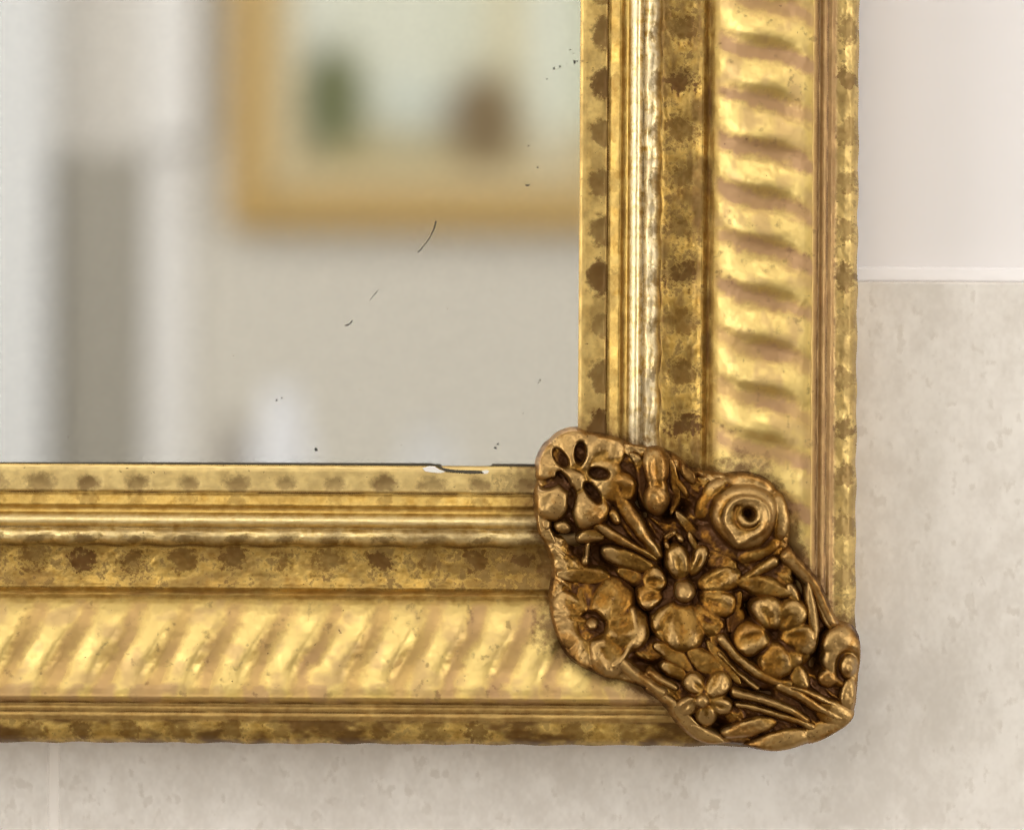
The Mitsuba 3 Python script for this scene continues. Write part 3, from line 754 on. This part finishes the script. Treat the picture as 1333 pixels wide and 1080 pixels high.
for k_, l_ in (('floor', 'dark wooden floor of the room'), ('ceiling', 'white ceiling of the room'), ('back_wall', 'beige wall that the mirror reflects'), ('back_wall_001', 'white wall left of the doorway that the mirror reflects'),
               ('side_wall', 'grey side wall with an added casement light'), ('side_wall_001', 'grey side wall with the other added casement light'), ('passage_wall', 'pale wall beyond the doorway in the mirror')):
    labels[k_] = {'label': l_, 'category': k_.split('_')[-1] if not k_.endswith('1') else 'wall', 'kind': 'structure'}
scene['door_frame__post_001'] = mikit.ply(box(xf(190), xf(246), RYB + .0005, RYB + .007, FZ, zf(198), .002), 'cupboard_white')
scene['wall_cupboard__body'] = mikit.ply(box(xf(188), DX2, RYB + .001, RYB + .012, zf(196), CZ - .25, .003), 'cupboard_white')
scene['wall_cupboard__door'] = mikit.ply(box(xf(188) + .004, DX2 - .004, RYB + .013, RYB + .024, zf(196) + .004, CZ - .254, .003), 'cupboard_white')
labels['wall_cupboard'] = {'label': 'blurred white cupboard high on the wall beside the gilt picture, reflected in the mirror', 'category': 'cupboard'}
scene['door_frame__post'] = mikit.ply(box(xf(-60), xf(66), RYB - .05, RYB + .03, FZ, CZ, .004), 'door_paint')
labels['door_frame'] = {'label': 'blurred white door frame reflected at the left of the mirror', 'category': 'door frame'}
cb = box(xf(73), xf(189), RYB - .018, RYB + .012, FZ, zf(204, DW), .003)
scene['cabinet__body'] = mikit.ply(cb, 'taupe')
labels['cabinet'] = {'label': 'blurred taupe cabinet standing in the doorway that the mirror reflects', 'category': 'cabinet'}
added_window('added_window', RX1 - .005, -1.9, -.6, -.55, 1.2, -1, WIN_R)  # added out-of-view area light, casement-shaped, from the right
labels['added_window'] = {'label': 'added unseen casement light in the side wall near the frame corner', 'category': 'added_window'}
added_window('added_window_001', RX0 + .005, -1.9, -.40, -.45, 1.25, 1, WIN_L)  # added out-of-view area light, casement-shaped, from the left
lx, ly = -0.25, -1.15
v = np.array([[lx - .42, ly - .42, CZ - .05], [lx + .42, ly - .42, CZ - .05], [lx + .42, ly + .42, CZ - .05], [lx - .42, ly + .42, CZ - .05]])
scene['added_ceiling_lamp__diffuser'] = {**mikit.ply((v, np.array([[0, 2, 1], [0, 3, 2]])), 'paint_white'), 'emitter': {'type': 'area', 'radiance': rgb(LAMP, LAMP * .97, LAMP * .92)}}  # added lamp panel, put in to light the gilding from above
scene['added_ceiling_lamp__frame'] = mikit.ply(box(lx - .45, lx + .45, ly - .45, ly + .45, CZ - .045, CZ - .001, .004), 'paint_white')
labels['added_ceiling_lamp'] = {'label': 'added unseen square lamp panel under the ceiling of the room', 'category': 'lamp'}
labels['added_window_001'] = {'label': 'added unseen casement light on the frame from the glass side', 'category': 'added_window'}

# gilt picture on the wall behind the camera
PX0, PX1, PZ0, PZ1 = xf(300), xf(1020), zf(303), zf(-420)
fw = xf(380) - xf(300)


def bar(x0, x1, z0, z1, key, mat, dp):
    scene[key] = mikit.ply(box(x0, x1, RYB + .001, RYB + dp, z0, z1, .006), mat)


bar(PX0, PX0 + fw * .55, PZ0, PZ1, 'picture__frame', 'room_gold', .035)
bar(PX0 + fw * .55, PX0 + fw, PZ0 + fw * .55, PZ1, 'picture__frame_001', 'gold_pale', .028)
bar(PX0 + fw * .55, PX1, PZ0, PZ0 + fw * .55, 'picture__frame_002', 'room_gold', .035)
bar(PX0 + fw, PX1, PZ0 + fw * .55, PZ0 + fw, 'picture__frame_003', 'gold_pale', .028)


def canvas(p, n, uv):
    x, z = p.x, p.z
    b = lambda px, py, rx, ry: dr.exp(-dr.square((x - xf(px)) / (rx * S * DW / D)) - dr.square((z - zf(py)) / (ry * S * DW / D)))
    c = mix([0.36, 0.375, 0.27], [0.45, 0.46, 0.385], smoothstep(0.2, .8, fbm(x * 7, z * 2, 3.0)))
    c = mix(c, [0.31, 0.23, 0.09], smoothstep(zf(130), zf(215), z) * 0.95)
    c = mix(c, [0.52, 0.54, 0.49], (b(400, -60, 16, 300) + b(715, 40, 30, 260)) * .6)
    c = mix(c, [0.42, 0.37, 0.22], b(655, 40, 28, 260) * .7)
    c = mix(c, [0.36, 0.41, 0.39], b(530, 150, 40, 45) * .8)
    c = mix(c, [0.27, 0.24, 0.13], b(525, 195, 130, 42) * .6)
    c = mix(c, [0.12, 0.14, 0.16], b(592, 150, 22, 30) * .8)
    c = mix(c, [0.085, 0.095, 0.035], dr.clip(2.4 * b(432, 132, 34, 56), 0, 1))
    c = mix(c, [0.125, 0.085, 0.035], dr.clip(2.4 * b(630, 160, 36, 52), 0, 1))
    return c


std('canvas_paint', proc(canvas), 0.6)
bar(PX0 + fw * .9, PX1, PZ0 + fw * .9, PZ1, 'picture__canvas', 'canvas_paint', .012)
labels['picture'] = {'label': 'blurred gilt framed landscape picture reflected at the top of the mirror', 'category': 'picture'}


def lathe(prof, c, n=40):
    m = trimesh.creation.revolve(np.array(prof), sections=n)
    m.apply_translation(c)
    return m


TABLE_Z = M(0, 800, 2.7)[2]


def vase(key, px, py_top, d, r, mat, lab, cat):
    x, y, z = M(px, py_top, d)
    hgt = z - TABLE_Z
    pr = [(0, 0), (r * .7, 0), (r, hgt * .35), (r * .95, hgt * .7), (r * .5, hgt * .92), (r * .55, hgt), (r * .42, hgt), (r * .4, hgt * .9), (0, hgt * .85)]
    scene[key] = mikit.ply(lathe(pr, (x, y, z - hgt)), mat, smooth=40)
    labels[key] = {'label': lab, 'category': cat}
    return z - hgt


vase('vase', 368, 505, 2.7, .036, 'vase_white', 'blurred white vase reflected low in the mirror', 'vase')
vase('flowerpot', 300, 548, 2.72, .030, 'pot_dark', 'blurred dark pot beside the white vase in the mirror', 'pot')
vase('jar', 560, 556, 2.7, .045, 'jar_grey', 'blurred pale jar reflected right of the white vase', 'jar')
x0, y0, _ = M(240, 0, 2.7)
x1, y1, _ = M(760, 0, 2.7)
scene['console_table__top'] = mikit.ply(box(x0, x1, RYB + .02, y0 + .15, TABLE_Z - .04, TABLE_Z, .003), 'room_beige')
for i, (xx, yy) in enumerate(((x0 + .03, RYB + .05), (x1 - .03, RYB + .05), (x0 + .03, y0 + .12), (x1 - .03, y0 + .12))):
    scene['console_table__leg' + (f'_{i:03d}' if i else '')] = mikit.ply(box(xx - .02, xx + .02, yy - .02, yy + .02, FZ, TABLE_Z - .04, .003), 'room_beige')
labels['console_table'] = {'label': 'pale console table carrying the vase and pots behind the camera', 'category': 'table'}
